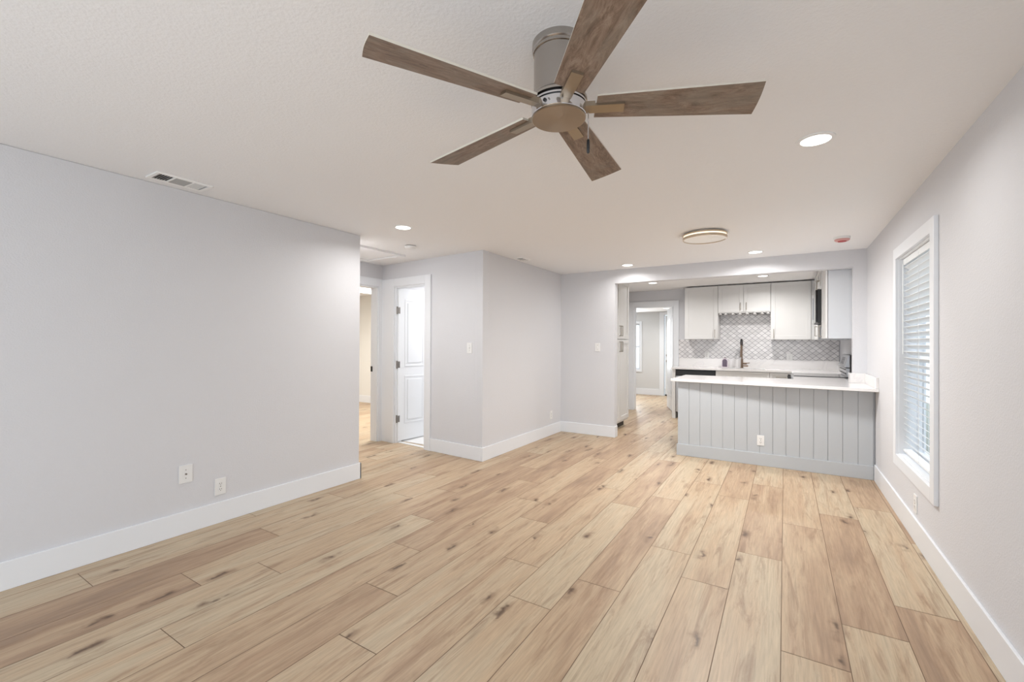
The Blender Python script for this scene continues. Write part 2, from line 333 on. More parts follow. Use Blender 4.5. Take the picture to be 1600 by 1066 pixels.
# ------------------------------------------------------------------ setting: floor
H = 2.36
XL, XR, YF, YB = -3.515, 0.753, 6.05, 8.80
def build_floor():
    bm = BM(); w = 0.2425; L = 1.6
    joints = {3:2.3, 2:2.925, 1:2.60, 0:2.236, -1:3.157, -2:2.64, -3:2.942, -4:2.305, -5:1.967, -6:2.30, -7:1.296, -8:1.65,
              -9:2.08, -10:0.886, -11:1.457, -12:1.157, -13:1.732, -14:0.845}
    tones = {(0,0):.28,(0,1):.62,(0,2):.45,(-1,-0):.12,(-1,1):.68,(-2,0):.42,(-2,1):.40,(-2,2):.72,(-3,0):.08,(-3,1):.36,(-3,2):.25,
             (-4,0):.45,(-4,1):.72,(-4,2):.2,(-5,0):.38,(-5,1):.05,(-5,2):.7,(1,0):.15,(1,1):.85,(1,2):.2,(2,0):.72,(2,1):.12,(2,2):.6,
             (-6,0):.42,(-6,1):.40,(-7,0):.35,(-7,1):.42,(-7,2):.75,(-8,0):.72,(-8,1):.40,(-9,0):.42,(-9,1):.66,(-10,0):.2,(-10,1):.08,(-10,2):.75,
             (-11,0):.10,(-11,1):.52,(-12,0):.85,(-12,1):.15,(-12,2):.4,(-13,0):.82,(-13,1):.2,(-14,0):.15,(-14,1):.2}
    fa = bm.faces.layers.float.new('tone'); fo = bm.faces.layers.float_vector.new('offset')
    X0, X1, Y0, Y1 = -8.4, 0.77, -1.7, 11.66
    for k in range(-36, 4):
        xa = -0.013 + w*k; xb = xa + w
        if xb < X0 or xa > X1: continue
        xa = max(xa, X0); xb = min(xb, X1)
        j0 = joints.get(k, random.uniform(0, L)); y = j0 - L*5; idx = -4
        while y < Y1:
            ya, yb = max(y, Y0), min(y + L, Y1)
            if yb > ya:
                g = 0.0016
                t = tones.get((k, idx)); t = random.choice([.1, .2, .3, .42, .5, .62, .75]) if t is None else t
                v = [bm.verts.new(p) for p in ((xa+g,ya+g,0),(xb-g,ya+g,0),(xb-g,yb-g,0),(xa+g,yb-g,0))]
                f = bm.faces.new(v); f[fa] = t; f[fo] = Vector((random.uniform(-40, 40), random.uniform(-40, 40), 0))
            y += L; idx += 1
    v = [bm.verts.new(p) for p in ((X0,Y0,-.0015),(X1,Y0,-.0015),(X1,Y1,-.0015),(X0,Y1,-.0015))]
    f = bm.faces.new(v); f.material_index = 1
    v2 = box(bm, X0, X1, Y0, Y1, -.1, -.002)
    for f in bm.faces:
        if f.calc_center_median().z < -.0016: f.material_index = 1
    me = bpy.data.meshes.new('floor'); bm.to_mesh(me); bm.free()
    o = bpy.data.objects.new('floor', me); C.objects.link(o); me.materials.append(PLANK); me.materials.append(GAPM)
    o['kind'] = 'structure'; o['label'] = 'light oak plank floor with brown knots and staggered boards'
build_floor()

# ceiling
bm = BM(); box(bm, -8.42, 0.92, -1.8, 8.92, H, H+.08); struct('ceiling', bm, CEIL, label='textured off-white ceiling')
bm = BM(); box(bm, -4.3, -1.4, 8.92, 11.8, 2.14, 2.22); struct('ceiling', bm, CEIL, label='lower ceiling of the laundry room')

# walls
T = .12
bm = BM(); box(bm, XL-T, XL, -1.7, 2.875, 0, H); struct('wall_left', bm, WALL, .006, 'long grey wall on the left')
bm = BM(); box(bm, -4.63, XL-T, 2.755, 2.875, 0, H); struct('wall_hall_front', bm, WALL)
WY0, WY1, WZ0, WZ1 = 3.535, 4.485, .475, 1.985
bm = BM()
box(bm, XR, XR+.15, -1.7, WY0, 0, H); box(bm, XR, XR+.15, WY1, 8.92, 0, H)
box(bm, XR, XR+.15, WY0, WY1, 0, WZ0); box(bm, XR, XR+.15, WY0, WY1, WZ1, H)
struct('wall_right', bm, WALL, label='pale wall on the right holding the window')
bm = BM(); box(bm, XL-T, XR+.15, -1.82, -1.7, 0, .15); box(bm, XL-T, XR+.15, -1.82, -1.7, 2.14, H)
box(bm, XL-T, -2.95, -1.82, -1.7, .15, 2.14); box(bm, .55, XR+.15, -1.82, -1.7, .15, 2.14)
struct('wall_near', bm, WALL)
# hall wall, slightly out of square
HO = Vector((-2.868, 4.02)); HE = Vector((-4.63, 4.155)); HU = (HE-HO).normalized(); HL = (HE-HO).length
HF = Fr(HO, HU, (-HU.y*-1, HU.x)) if False else Fr(HO, HU, (HU.y*-1*-1, -abs(HU.x)))
HF.N = Vector((0,0,1)).cross(HF.U); 
if HF.N.y > 0: HF.N = -HF.N
DS0, DS1, DZ = .923, 1.503, 2.055      # bathroom door opening along the wall
bm = BM(); HF.box(bm, 0, DS0, -.10, 0, 0, H); HF.box(bm, DS1, HL+.1, -.10, 0, 0, H); HF.box(bm, DS0, DS1, -.10, 0, DZ, H)
struct('wall_hall', bm, WALL, label='pale wall with the bathroom door')
bm = BM(); box(bm, -2.868-T, -2.868, 4.026, YF+T, 0, H); struct('wall_jut', bm, WALL, .006, 'wall turning back from the outer corner')
bm = BM(); box(bm, -4.63, -2.04, YF, YF+T, 0, H); struct('wall_far', bm, WALL, label='far wall left of the kitchen opening')
bm = BM(); box(bm, .634, XR, YF, YF+T, 0, H); struct('wall_pier', bm, WALL, label='narrow wall pier at the right end of the kitchen opening')
bm = BM(); box(bm, -2.04, .634, YF, YF+T, 2.168, H); struct('wall_header', bm, WALL, label='header wall above the kitchen opening')
BD0, BD1, BDZ = 3.15, 4.085, 2.065
bm = BM(); box(bm, -4.75, -4.63, 1.5, BD0, 0, H); box(bm, -4.75, -4.63, BD1, 6.7, 0, H); box(bm, -4.75, -4.63, BD0, BD1, BDZ, H)
struct('wall_hall_left', bm, WALL)
# bedroom beyond
bm = BM(); box(bm, -8.4, -4.75, 6.6, 6.7, 0, H); struct('wall_bedroom_far', bm, BEDW)
bm = BM(); box(bm, -8.4, -8.3, 1.5, 6.7, 0, H); box(bm, -8.4, -4.63, 1.4, 1.5, 0, H); struct('wall_bedroom_side', bm, BEDW)
bm = BM(); box(bm, -6.12, -6.0, 1.5, 6.6, 2.15, H); struct('trim_1', bm, TRIM, label='white dropped header across the bedroom')
bm = BM(); box(bm, -8.3, -4.75, 6.585, 6.6, 0, .15); struct('baseboard_bedroom', bm, TRIM)
# kitchen
LX0, LX1, LZ = -2.575, -1.80, 2.052
bm = BM(); box(bm, -2.89, -2.77, YF+T, YB+T, 0, H); struct('wall_kitchen_left', bm, WALL)
bm = BM(); box(bm, -4.3, LX0, YB, YB+T, 0, H); box(bm, LX1, XR, YB, YB+T, 0, H); box(bm, LX0, LX1, YB, YB+T, LZ, H)
struct('wall_kitchen_back', bm, WALL, label='grey wall behind the kitchen cabinets')
# laundry room
bm = BM(); box(bm, -4.3, -3.40, 11.62, 11.74, 0, 2.14); box(bm, -3.235, -2.62, 11.62, 11.74, 0, 2.14); box(bm, -3.40, -3.235, 11.62, 11.74, 0, .64)
box(bm, -3.40, -3.235, 11.62, 11.74, 1.85, 2.14); box(bm, -1.78, -1.4, 11.62, 11.74, 0, 2.14); box(bm, -2.62, -1.78, 11.62, 11.74, 2.06, 2.14)
struct('wall_laundry_back', bm, LWALL)
bm = BM(); box(bm, -4.3, -4.2, YB+T, 11.62, 0, 2.14); box(bm, -1.5, -1.4, YB+T, 11.62, 0, 2.14); struct('wall_laundry_side', bm, LWALL)

# bathroom floor
bm = BM(); HF.box(bm, DS0+.002, DS1-.002, -.098, -.04, 0.0, .006); box(bm, -4.63, -2.99, 4.265, YF, 0, .006)
struct('floor_bathroom', bm, WTILE, label='white tile floor of the bathroom')

# baseboards
BH = .152; BT = .015
def base(name, fr, u0, u1, h=BH):
    bm = BM(); fr.box(bm, u0, u1, 0, BT, 0, h); return struct(name, bm, TRIM, .003)
FL = Fr((XL, 0), (0, 1), (1, 0)); FR_ = Fr((XR, 0), (0, 1), (-1, 0)); FF = Fr((0, YF), (1, 0), (0, -1)); FJ = Fr((-2.868, 0), (0, 1), (1, 0))
bm = BM(); FL.box(bm, -1.7, 2.89, 0, BT, 0, BH); box(bm, XL-T, XL+BT, 2.875, 2.89, 0, BH); struct('baseboard_left', bm, TRIM, .003)
bm = BM(); FR_.box(bm, -1.7, 5.50, 0, BT, 0, .158); struct('baseboard_right', bm, TRIM, .003)
bm = BM(); HF.box(bm, -.0, DS0-.105, 0, BT, 0, BH); struct('baseboard_hall', bm, TRIM, .003)
bm = BM(); FJ.box(bm, 4.006, YF, 0, BT, 0, BH); struct('baseboard_jut', bm, TRIM, .003)
bm = BM(); FF.box(bm, -2.853, -2.025, 0, BT, 0, BH); box(bm, -2.04, -2.025, YF, YF+.10, 0, BH); struct('baseboard_far', bm, TRIM, .003)
bm = BM(); box(bm, -4.2, -2.735, 11.605, 11.62, 0, .155); struct('baseboard_laundry', bm, TRIM, .003)

# casings
def casing(name, fr, u0, u1, ztop, w=.105, t=.02, wl=None, label=None):
    bm = BM(); wl = wl or w
    fr.box(bm, u0-wl, u0, 0, t, 0, ztop+w); fr.box(bm, u1, u1+w, 0, t, 0, ztop+w); fr.box(bm, u0, u1, 0, t, ztop, ztop+w)
    return struct(name, bm, TRIM, .002, label)
def jamb(name, fr, u0, u1, ztop, depth, t=.018, z0=0):
    bm = BM(); fr.box(bm, u0, u0+t, -depth, .001, z0, ztop); fr.box(bm, u1-t, u1, -depth, .001, z0, ztop); fr.box(bm, u0+t, u1-t, -depth, .001, ztop-t, ztop)
    return struct(name, bm, TRIM, 0, None)
# bathroom doorway
bm = BM(); HF.box(bm, DS0-.105, DS0, 0, .02, 0, DZ+.105); HF.box(bm, DS1, DS1+.105, 0, .022, 0, DZ+.105); HF.box(bm, DS1+.105, HL-.004, 0, .018, 0, DZ+.105)
HF.box(bm, DS0, DS1, 0, .02, DZ, DZ+.105); struct('trim_2', bm, TRIM, .002, 'white casing round the bathroom doorway')
jamb('trim_3', HF, DS0, DS1, DZ, .10)
FHL = Fr((-4.63, 0), (0, 1), (1, 0))
bm = BM(); FHL.box(bm, BD0-.105, BD0, 0, .02, 0, BDZ+.105); FHL.box(bm, BD1, 4.148, 0, .016, 0, BDZ+.105); FHL.box(bm, BD0, BD1, 0, .02, BDZ, BDZ+.105)
struct('trim_4', bm, TRIM, .002, 'white casing round the bedroom doorway')
jamb('trim_5', FHL, BD0, BD1, BDZ, .12)
FK = Fr((0, YB), (1, 0), (0, -1))
bm = BM(); FK.box(bm, LX0-.09, LX0, 0, .02, 0, LZ+.10); FK.box(bm, LX1, LX1+.09, 0, .02, 0, LZ+.10); FK.box(bm, LX0, LX1, 0, .02, LZ, LZ+.10)
struct('trim_6', bm, TRIM, .002, 'white casing round the laundry doorway')
jamb('trim_7', FK, LX0, LX1, LZ, .12)

# panel door: two raised panels, built in a frame with U along width from the hinge
def panel_door(root, fr, w, z0, z1, t=.036, panels=((.11, .28, .86), (.11, .98, 1.88))):
    bm = BM(); fr.box(bm, 0, w, -t, 0, z0, z1)
    o = obj('slab', bm, DOORM, root, .002)
    for side in (0, 1):
        for (mg, a, b_) in panels:
            bm = BM(); n0 = 0 if side == 0 else -t; s = 1 if side == 0 else -1
            # moulded ring and raised field
            for (i0, h) in ((0, .004), ):
                fr.box(bm, mg, w-mg, n0, n0+s*h, a, a+.022); fr.box(bm, mg, w-mg, n0, n0+s*h, b_-.022, b_)
                fr.box(bm, mg, mg+.022, n0, n0+s*h, a+.022, b_-.022); fr.box(bm, w-mg-.022, w-mg, n0, n0+s*h, a+.022, b_-.022)
            fr.box(bm, mg+.05, w-mg-.05, n0, n0+s*.006, a+.05, b_-.05)
            obj('panel', bm, DOORM, root, .0035)
# bathroom door
hp = HF.p(DS1-.032, -.030, 0)
hd = Vector((.075, 1, 0)).normalized()
D1 = thing('door_1', 'white two-panel bathroom door swung open on three grey hinges', 'door', (hp.x, hp.y, .006)); D1['kind'] = 'structure'
del D1['category']
fr = Fr((hp.x, hp.y), (hd.x, hd.y), (hd.y, -hd.x))
panel_door(D1, fr, .56, .022, DZ-.012, panels=((.11, .24, .88), (.11, 1.0, 1.90)))
for z in (.315, 1.03, 1.745):
    bm = BM(); fr.cyl(bm, -.001, z, .0, .001, .001, 6)
    tube(bm, [(hp.x-.006, hp.y-.012, z-.05), (hp.x-.006, hp.y-.012, z+.05)], .0085)
    box(bm, hp.x-.028, hp.x-.004, hp.y-.016, hp.y-.010, z-.047, z+.047); fr.box(bm, .0, .03, .0005, .002, z-.042, z+.042)
    obj('hinge', bm, HINGE, D1)
# strike plate of the bedroom doorway
bm = BM(); box(bm, -4.746, -4.715, BD1-.024, BD1-.018, .93, 1.0)
o = struct('trim_8', bm, BLACK, 0, 'dark strike plate on the bedroom door jamb')
# laundry interior door, swung into the laundry
hp = Vector((-1.822, YB+T+.012, 0)); hd = (Vector((-2.10, 9.70, 0))-hp).normalized()
D2 = thing('door_2', 'white laundry door standing open beyond the kitchen', 'door', (hp.x, hp.y, .0)); D2['kind'] = 'structure'; del D2['category']
fr = Fr((hp.x, hp.y), (hd.x, hd.y), (hd.y, -hd.x)) 
panel_door(D2, fr, .73, .012, LZ-.012)
for z in (.28, 1.0, 1.76):
    bm = BM(); tube(bm, [(hp.x+.003, hp.y-.012, z-.045), (hp.x+.003, hp.y-.012, z+.045)], .007); obj('hinge', bm, HINGE, D2)
# exterior door at the laundry back wall
D3 = thing('door_3', 'white exterior door with deadbolt and lever at the back of the laundry', 'door', (-2.2, 11.66, 0)); D3['kind'] = 'structure'; del D3['category']
fr = Fr((-2.60, 11.66), (1, 0), (0, -1))
panel_door(D3, fr, .80, .03, 2.045)
for z in (.885, 1.03):
    bm = BM(); fr.cyl(bm, .055, z, 0, .03, .03); obj('lock_rose', bm, NICK, D3)
bm = BM(); fr.cyl(bm, .075, .81, 0, .045, .012); fr.box(bm, .065, .17, .035, .05, .80, .82); obj('lever_handle', bm, NICK, D3)
bm = BM(); fr.box(bm, 0, .80, 0, .02, 0, .03); obj('threshold', bm, BLACK, D3)
FLB = Fr((0, 11.62), (1, 0), (0, -1))
bm = BM(); FLB.box(bm, -2.73, -2.62, 0, .02, 0, 2.13); FLB.box(bm, -1.78, -1.68, 0, .02, 0, 2.13); FLB.box(bm, -2.62, -1.78, 0, .02, 2.06, 2.13)
struct('trim_9', bm, TRIM, .002, 'white casing of the exterior door')

# windows
def window(name, fr, u0, u1, z0, z1, cw, depth, label, mid=True):
    w = thing(name, label, 'window', fr.p((u0+u1)/2, 0, z0)); w['kind'] = 'structure'; del w['category']
    bm = BM(); fr.box(bm, u0-cw, u0, 0, .022, z0-cw, z1+cw); fr.box(bm, u1, u1+cw, 0, .022, z0-cw, z1+cw)
    fr.box(bm, u0, u1, 0, .022, z1, z1+cw); fr.box(bm, u0, u1, 0, .022, z0-cw, z0); obj('casing', bm, TRIM, w, .002)
    t = .006
    bm = BM(); fr.box(bm, u0, u0+t, -depth, .001, z0, z1); fr.box(bm, u1-t, u1, -depth, .001, z0, z1); fr.box(bm, u0+t, u1-t, -depth, .001, z1-t, z1); fr.box(bm, u0+t, u1-t, -depth, .001, z0, z0+t)
    obj('reveal', bm, TRIM, w)
    a, b_, c, d = u0+t, u1-t, z0+t, z1-t; s = .035; n0, n1 = -depth, -depth+.04
    bm = BM(); fr.box(bm, a, a+s, n0, n1, c, d); fr.box(bm, b_-s, b_, n0, n1, c, d); fr.box(bm, a+s, b_-s, n0, n1, c, c+s); fr.box(bm, a+s, b_-s, n0, n1, d-s, d)
    mz = (c+d)/2
    if mid: fr.box(bm, a+s, b_-s, n0+.005, n1-.002, mz-.018, mz+.018)
    obj('sash_frame', bm, TRIM, w, .002)
    for (za, zb) in (((c+s, mz-.018), (mz+.018, d-s)) if mid else ((c+s, d-s),)):
        bm = BM(); fr.box(bm, a+s, b_-s, n0+.016, n0+.02, za, zb); obj('pane', bm, GLASS, w)
    return w
window('window_1', Fr((XR, 0), (0, 1), (-1, 0)), WY0, WY1, WZ0, WZ1, .085, .148, 'tall white framed window on the right wall')
window('window_2', FLB, -3.40, -3.235, .64, 1.85, .055, .10, 'narrow bright window in the laundry room')

# blind in window_1
FW = Fr((XR, 0), (0, 1), (-1, 0))
BL = thing('window_blind', 'white slatted blind hanging in the right wall window', 'blind', (XR+.045, (WY0+WY1)/2, WZ0+.01))
ba, bb = WY0+.012, WY1-.012; nb = -.047
bm = BM(); FW.box(bm, ba, bb, nb-.025, nb+.025, WZ1-.055, WZ1-.008); obj('headrail', bm, BLIND, BL, .003)
bm = BM()
z = WZ1-.085; th = math.radians(34); pitch = .046; zs = []
while z > WZ0+.07: zs.append(z); z -= pitch
for z in zs:
    prev = None; K = 4
    for i in range(K+1):
        t = -1 + 2*i/K; n_ = t*.0245*math.cos(th); dz = t*.0245*math.sin(th) + .002*(1-t*t)
        cur = (n_, dz)
        if prev:
            vs = []
            for (nn, zz, q) in ((prev[0], prev[1], 0), (cur[0], cur[1], 0), (cur[0], cur[1], 1), (prev[0], prev[1], 1)):
                for u in (ba, bb): vs.append(bm.verts.new(FW.p(u, nb+nn, z+zz+q*.0026)))
            A = vs
            bm.faces.new((A[0],A[1],A[3],A[2])); bm.faces.new((A[6],A[4],A[5],A[7]))
            bm.faces.new((A[0],A[2],A[4],A[6])); bm.faces.new((A[1],A[7],A[5],A[3]))
            if i == 1: bm.faces.new((A[0],A[6],A[7],A[1]))
            if i == K: bm.faces.new((A[2],A[3],A[5],A[4]))
        prev = cur
obj('slats', bm, BLIND, BL)
bm = BM(); FW.box(bm, ba, bb, nb-.025, nb+.025, WZ0+.03, WZ0+.048); obj('bottom_rail', bm, BLIND, BL, .003)
for u in (ba+.12, (ba+bb)/2, bb-.12):
    bm = BM()
    for n_ in (-.0255, .0255): FW.box(bm, u-.0012, u+.0012, nb+n_-.0008, nb+n_+.0008, WZ0+.04, WZ1-.03)
    obj('ladder_cord', bm, BLIND, BL)
bm = BM(); q = FW.p(bb-.05, nb+.034, 0); tube(bm, [(q.x, q.y, WZ1-.05), (q.x, q.y, 1.25)], .004, 8); obj('tilt_wand', bm, BLIND, BL)

# garden outside
bm = BM(); box(bm, .95, 9, -6, 16, -.35, -.25); box(bm, -9, -1.3, 11.8, 16, -.35, -.25); o = struct('floor_garden', bm, GROUND)
bm = BM()
yy = -1.0
while yy < 12: box(bm, 3.6, 3.63, yy, yy+.14, -.25, 1.55); yy += .152
box(bm, 3.63, 3.67, -1, 12, .1, .18); box(bm, 3.63, 3.67, -1, 12, 1.1, 1.18)
tag(obj('garden_fence', bm, FENCE), 'grey board fence glimpsed through the window blind', 'fence')

# ------------------------------------------------------------------ ceiling fan
FX, FY = -.671, 1.389
fan = thing('ceiling_fan', 'five-blade flush ceiling fan in brushed nickel with weathered wood blades', 'fan', (FX, FY, H))
bm = BM(); lathe(bm, [(.093, H), (.093, H-.022), (.090, H-.026), (.0885, H-.027), (.0885, H-.031), (.091, H-.033), (.091, H-.038), (.087, H-.040)], FX, FY, 64); obj('canopy', bm, FANBODY, fan, smooth=True)
bm = BM(); lathe(bm, [(.087, H-.040), (.087, 2.185), (.088, 2.18), (.093, 2.172), (.098, 2.166), (.098, 2.158), (.09, 2.156)], FX, FY, 64); obj('motor_housing', bm, FANBODY, fan, smooth=True)
bm = BM(); lathe(bm, [(.088, 2.157), (.088, 2.139)], FX, FY, 64); obj('rotor_ring', bm, BLACK, fan, smooth=True)
bm = BM(); lathe(bm, [(.090, 2.150), (.0955, 2.150), (.0955, 2.144), (.090, 2.144)], FX, FY, 64); obj('rotor_band', bm, CHROME, fan, smooth=True)
bm = BM(); lathe(bm, [(.089, 2.140), (.0945, 2.139), (.0945, 2.107), (.093, 2.105)], FX, FY, 64); band = obj('switch_housing', bm, CHROME, fan, smooth=True)
bm = BM(); lathe(bm, [(.0935, 2.1045), (.0935, 2.099), (.0915, 2.0975), (.0005, 2.0975)], FX, FY, 96); obj('bottom_plate', bm, SPUN, fan)
# reverse switch and screws on the housing
sa = math.atan2(-FY, -FX) ; sa2 = sa - .12
for da, r_, mm, nm in ((-.50, .006, BLACK, 'reverse_switch'), (-.34, .003, HINGE, 'screw'), (.12, .003, HINGE, 'screw')):
    a = sa + da; c_ = Vector((FX+.0945*math.cos(a), FY+.0945*math.sin(a), 2.124)); d = Vector((math.cos(a), math.sin(a), 0))
    bm = BM(); tube(bm, [c_-d*.001, c_+d*.004], r_, 10); obj(nm, bm, mm, fan if nm == 'reverse_switch' else band)
# blades
z0, th, a0 = 2.1388, -.1936, 24.0142
wt, wr, ra, rb, qa, qb = .1484, .1035, .6603, .6474, .1233, .1309
das = [.23, -.68, -.70, 2.27, -1.12]; droop = -.0118
def blade_mesh():
    bm = BM(); N_ = 10; top = []; bot = []
    outline = [(qa, wr/2), ] 
    for i in range(1, N_): t = i/N_; outline.append((qa+(ra-qa)*t, wr/2+(wt-wr)/2*t))
    outline.append((ra, wt/2)); 
    for i in range(1, 8):
        t = i/8; y = wt/2*(1-2*t); outline.append((ra+(rb-ra)*t + .004*math.sin(PI*t), y))
    outline.append((rb, -wt/2))
    for i in range(1, N_): t = 1-i/N_; outline.append((qb+(rb-qb)*t, -(wr/2+(wt-wr)/2*t)))
    outline.append((qb, -wr/2))
    b_ = [bm.verts.new((x, y, -.0035)) for x, y in outline]; t_ = [bm.verts.new((x, y, .0035)) for x, y in outline]
    bm.faces.new(b_[::-1]); bm.faces.new(t_); k = len(outline)
    for i in range(k):
        j = (i+1) % k; f = bm.faces.new((b_[i], b_[j], t_[j], t_[i])); f.material_index = 1
    bmesh.ops.recalc_face_normals(bm, faces=bm.faces)
    me = bpy.data.meshes.new('blade'); bm.to_mesh(me); bm.free(); me.materials.append(BLADE); me.materials.append(BLEDGE); return me
def bracket_mesh():
    bm = BM(); box(bm, .082, .222, -.019, .019, -.0125, -.0037); box(bm, .075, .125, -.019, .019, -.0037, .006)
    bmesh.ops.recalc_face_normals(bm, faces=bm.faces)
    me = bpy.data.meshes.new('blade_bracket'); bm.to_mesh(me); bm.free(); me.materials.append(SPUN2); return me
SPUN2 = mat('blade_bracket_nickel', (0.38, 0.32, 0.245), 0.42, 1.0)
bme, kme = blade_mesh(), bracket_mesh()
for k in range(5):
    a = math.radians(a0+72*k+das[k])
    M_ = Matrix.Translation((0, 0, z0-H)) @ Matrix.Rotation(a, 4, 'Z') @ Matrix.Rotation(-math.atan(droop), 4, 'Y') @ Matrix.Rotation(th, 4, 'X')
    o = bpy.data.objects.new('blade', bme); C.objects.link(o); o.parent = fan; o.matrix_local = M_
    s_ = bpy.data.objects.new('blade_bracket', kme); C.objects.link(s_); s_.parent = o
# pull chain
ca = (math.cos(YAW), math.sin(YAW)); cx, cy = FX+ca[0]*.103, FY+ca[1]*.103
bm = BM(); tube(bm, [(cx, cy, 2.128), (cx, cy, 2.028)], .0016, 8)
for i in range(20):
    bmesh.ops.create_icosphere(bm, subdivisions=1, radius=.0026, matrix=Matrix.Translation((cx, cy, 2.126-.005*i)))
tube(bm, [(FX+ca[0]*.092, FY+ca[1]*.092, 2.126), (cx, cy, 2.129)], .004, 8)
pc = obj('pull_chain', bm, CHROME, fan)
bm = BM(); lathe(bm, [(.003, 2.030), (.0052, 2.026), (.0055, 1.985), (.003, 1.981)], cx, cy, 16); obj('pull_weight', bm, BLACK, pc, smooth=True)

# ------------------------------------------------------------------ ceiling fixtures
def downlight(x, y, z, label, power, col=(1.0, .98, .955), r=.066):
    t = thing('recessed_light', label, 'ceiling light', (x, y, z), 'recessed ceiling lights')
    bm = BM(); lathe(bm, [(r+.018, z-.0005), (r+.017, z-.005), (r, z-.007), (r, z-.004), (r, z-.0005)], x, y, 40, False); obj('trim_ring', bm, PLATE, t, smooth=True)
    bm = BM(); lathe(bm, [(r, z-.001), (r, z-.0045), (.0005, z-.0050)], x, y, 40); obj('lens', bm, LED, t)
    area('lamp_light', (x, y, z-.012), (0, 0, 0), r*2, 0, power, col, 'DISK', math.radians(160))
    return t
downlight(.132, 2.707, H, 'lit recessed ceiling light nearest the viewer, beside the fan blade tip', LAMP_W*.33)
downlight(-2.924, 2.86, H, 'lit recessed ceiling light beside the end of the long left wall', LAMP_W*.7)
downlight(-1.767, 5.75, H, 'lit recessed ceiling light just in front of the left end of the kitchen opening', LAMP_W*.38)
downlight(-.282, 5.655, H, 'lit recessed ceiling light above the peninsula counter', LAMP_W*.65)
downlight(-1.913, 7.65, H, 'lit recessed light inside the kitchen near the tall pantry', LAMP_W*1.0)
downlight(-.284, 7.69, H, 'lit recessed light inside the kitchen in front of the wall cabinets', LAMP_W*1.35)
downlight(-2.30, 10.42, 2.14, 'lit recessed light in the laundry room seen through the doorway', LAMP_W*1.6, (1, .99, .97))
area('bath_fill', (-3.8, 5.2, H-.05), (0, 0, 0), .3, .3, 27, (1.0, .99, .98))  # added unseen fill that brightens the bathroom and its door

fl = thing('flush_ceiling_lamp', 'round flush ceiling lamp with brass ring and pale diffuser', 'ceiling lamp', (-.641, 4.47, H))
bm = BM(); lathe(bm, [(.17, H), (.17, H-.012)], -.641, 4.47, 64); obj('base_pan', bm, NICK, fl, smooth=True)
bm = BM(); lathe(bm, [(.185, H-.012), (.193, H-.014), (.193, H-.026), (.185, H-.026)], -.641, 4.47, 64); obj('upper_ring', bm, BRASS, fl, smooth=True)
bm = BM(); lathe(bm, [(.184, H-.026), (.184, H-.040)], -.641, 4.47, 64); obj('glowing_band', bm, LEDR, fl, smooth=True)
bm = BM(); lathe(bm, [(.186, H-.040), (.193, H-.040), (.193, H-.060), (.186, H-.062), (.182, H-.058)], -.641, 4.47, 64, False); obj('lower_ring', bm, BRASS, fl, smooth=True)
bm = BM(); lathe(bm, [(.185, H-.040), (.185, H-.055), (.150, H-.060), (.0005, H-.062)], -.641, 4.47, 64); obj('diffuser', bm, DIFF, fl, smooth=True)

area('flush_lamp_light', (-.641, 4.47, H-.066), (0, 0, 0), .34, 0, 45, (1.0, .99, .97), 'DISK')
area('flush_lamp_glow', (-.641, 4.47, H-.034), (PI, 0, 0), .37, 0, 2.0, (1.0, .85, .65), 'DISK')
sm = thing('smoke_detector', 'white smoke detector with red cover near the right end of the kitchen opening', 'smoke detector', (.47, 5.30, H), 'smoke detectors')
bm = BM(); lathe(bm, [(.066, H), (.066, H-.010), (.060, H-.022)], .47, 5.30, 40); obj('base', bm, PLATE, sm, smooth=True)
bm = BM(); lathe(bm, [(.060, H-.022), (.062, H-.030), (.052, H-.040), (.0005, H-.041)], .47, 5.30, 40); dc = obj('dust_cover', bm, PINKR, sm, smooth=True)
bm = BM(); lathe(bm, [(.036, H-.0405), (.034, H-.046), (.0005, H-.047)], .47, 5.30, 40); obj('centre_cap', bm, RED, dc, smooth=True)
sm = thing('smoke_detector', 'white round smoke detector in the hall beside the attic hatch', 'smoke detector', (-3.42, 3.455, H), 'smoke detectors')
bm = BM(); lathe(bm, [(.052, H), (.052, H-.006)], -3.42, 3.455, 40); obj('base', bm, SLOT, sm, smooth=True)
bm = BM(); lathe(bm, [(.060, H-.006), (.060, H-.024), (.048, H-.034), (.0005, H-.036)], -3.42, 3.455, 40); obj('cover', bm, PLATE, sm, smooth=True)

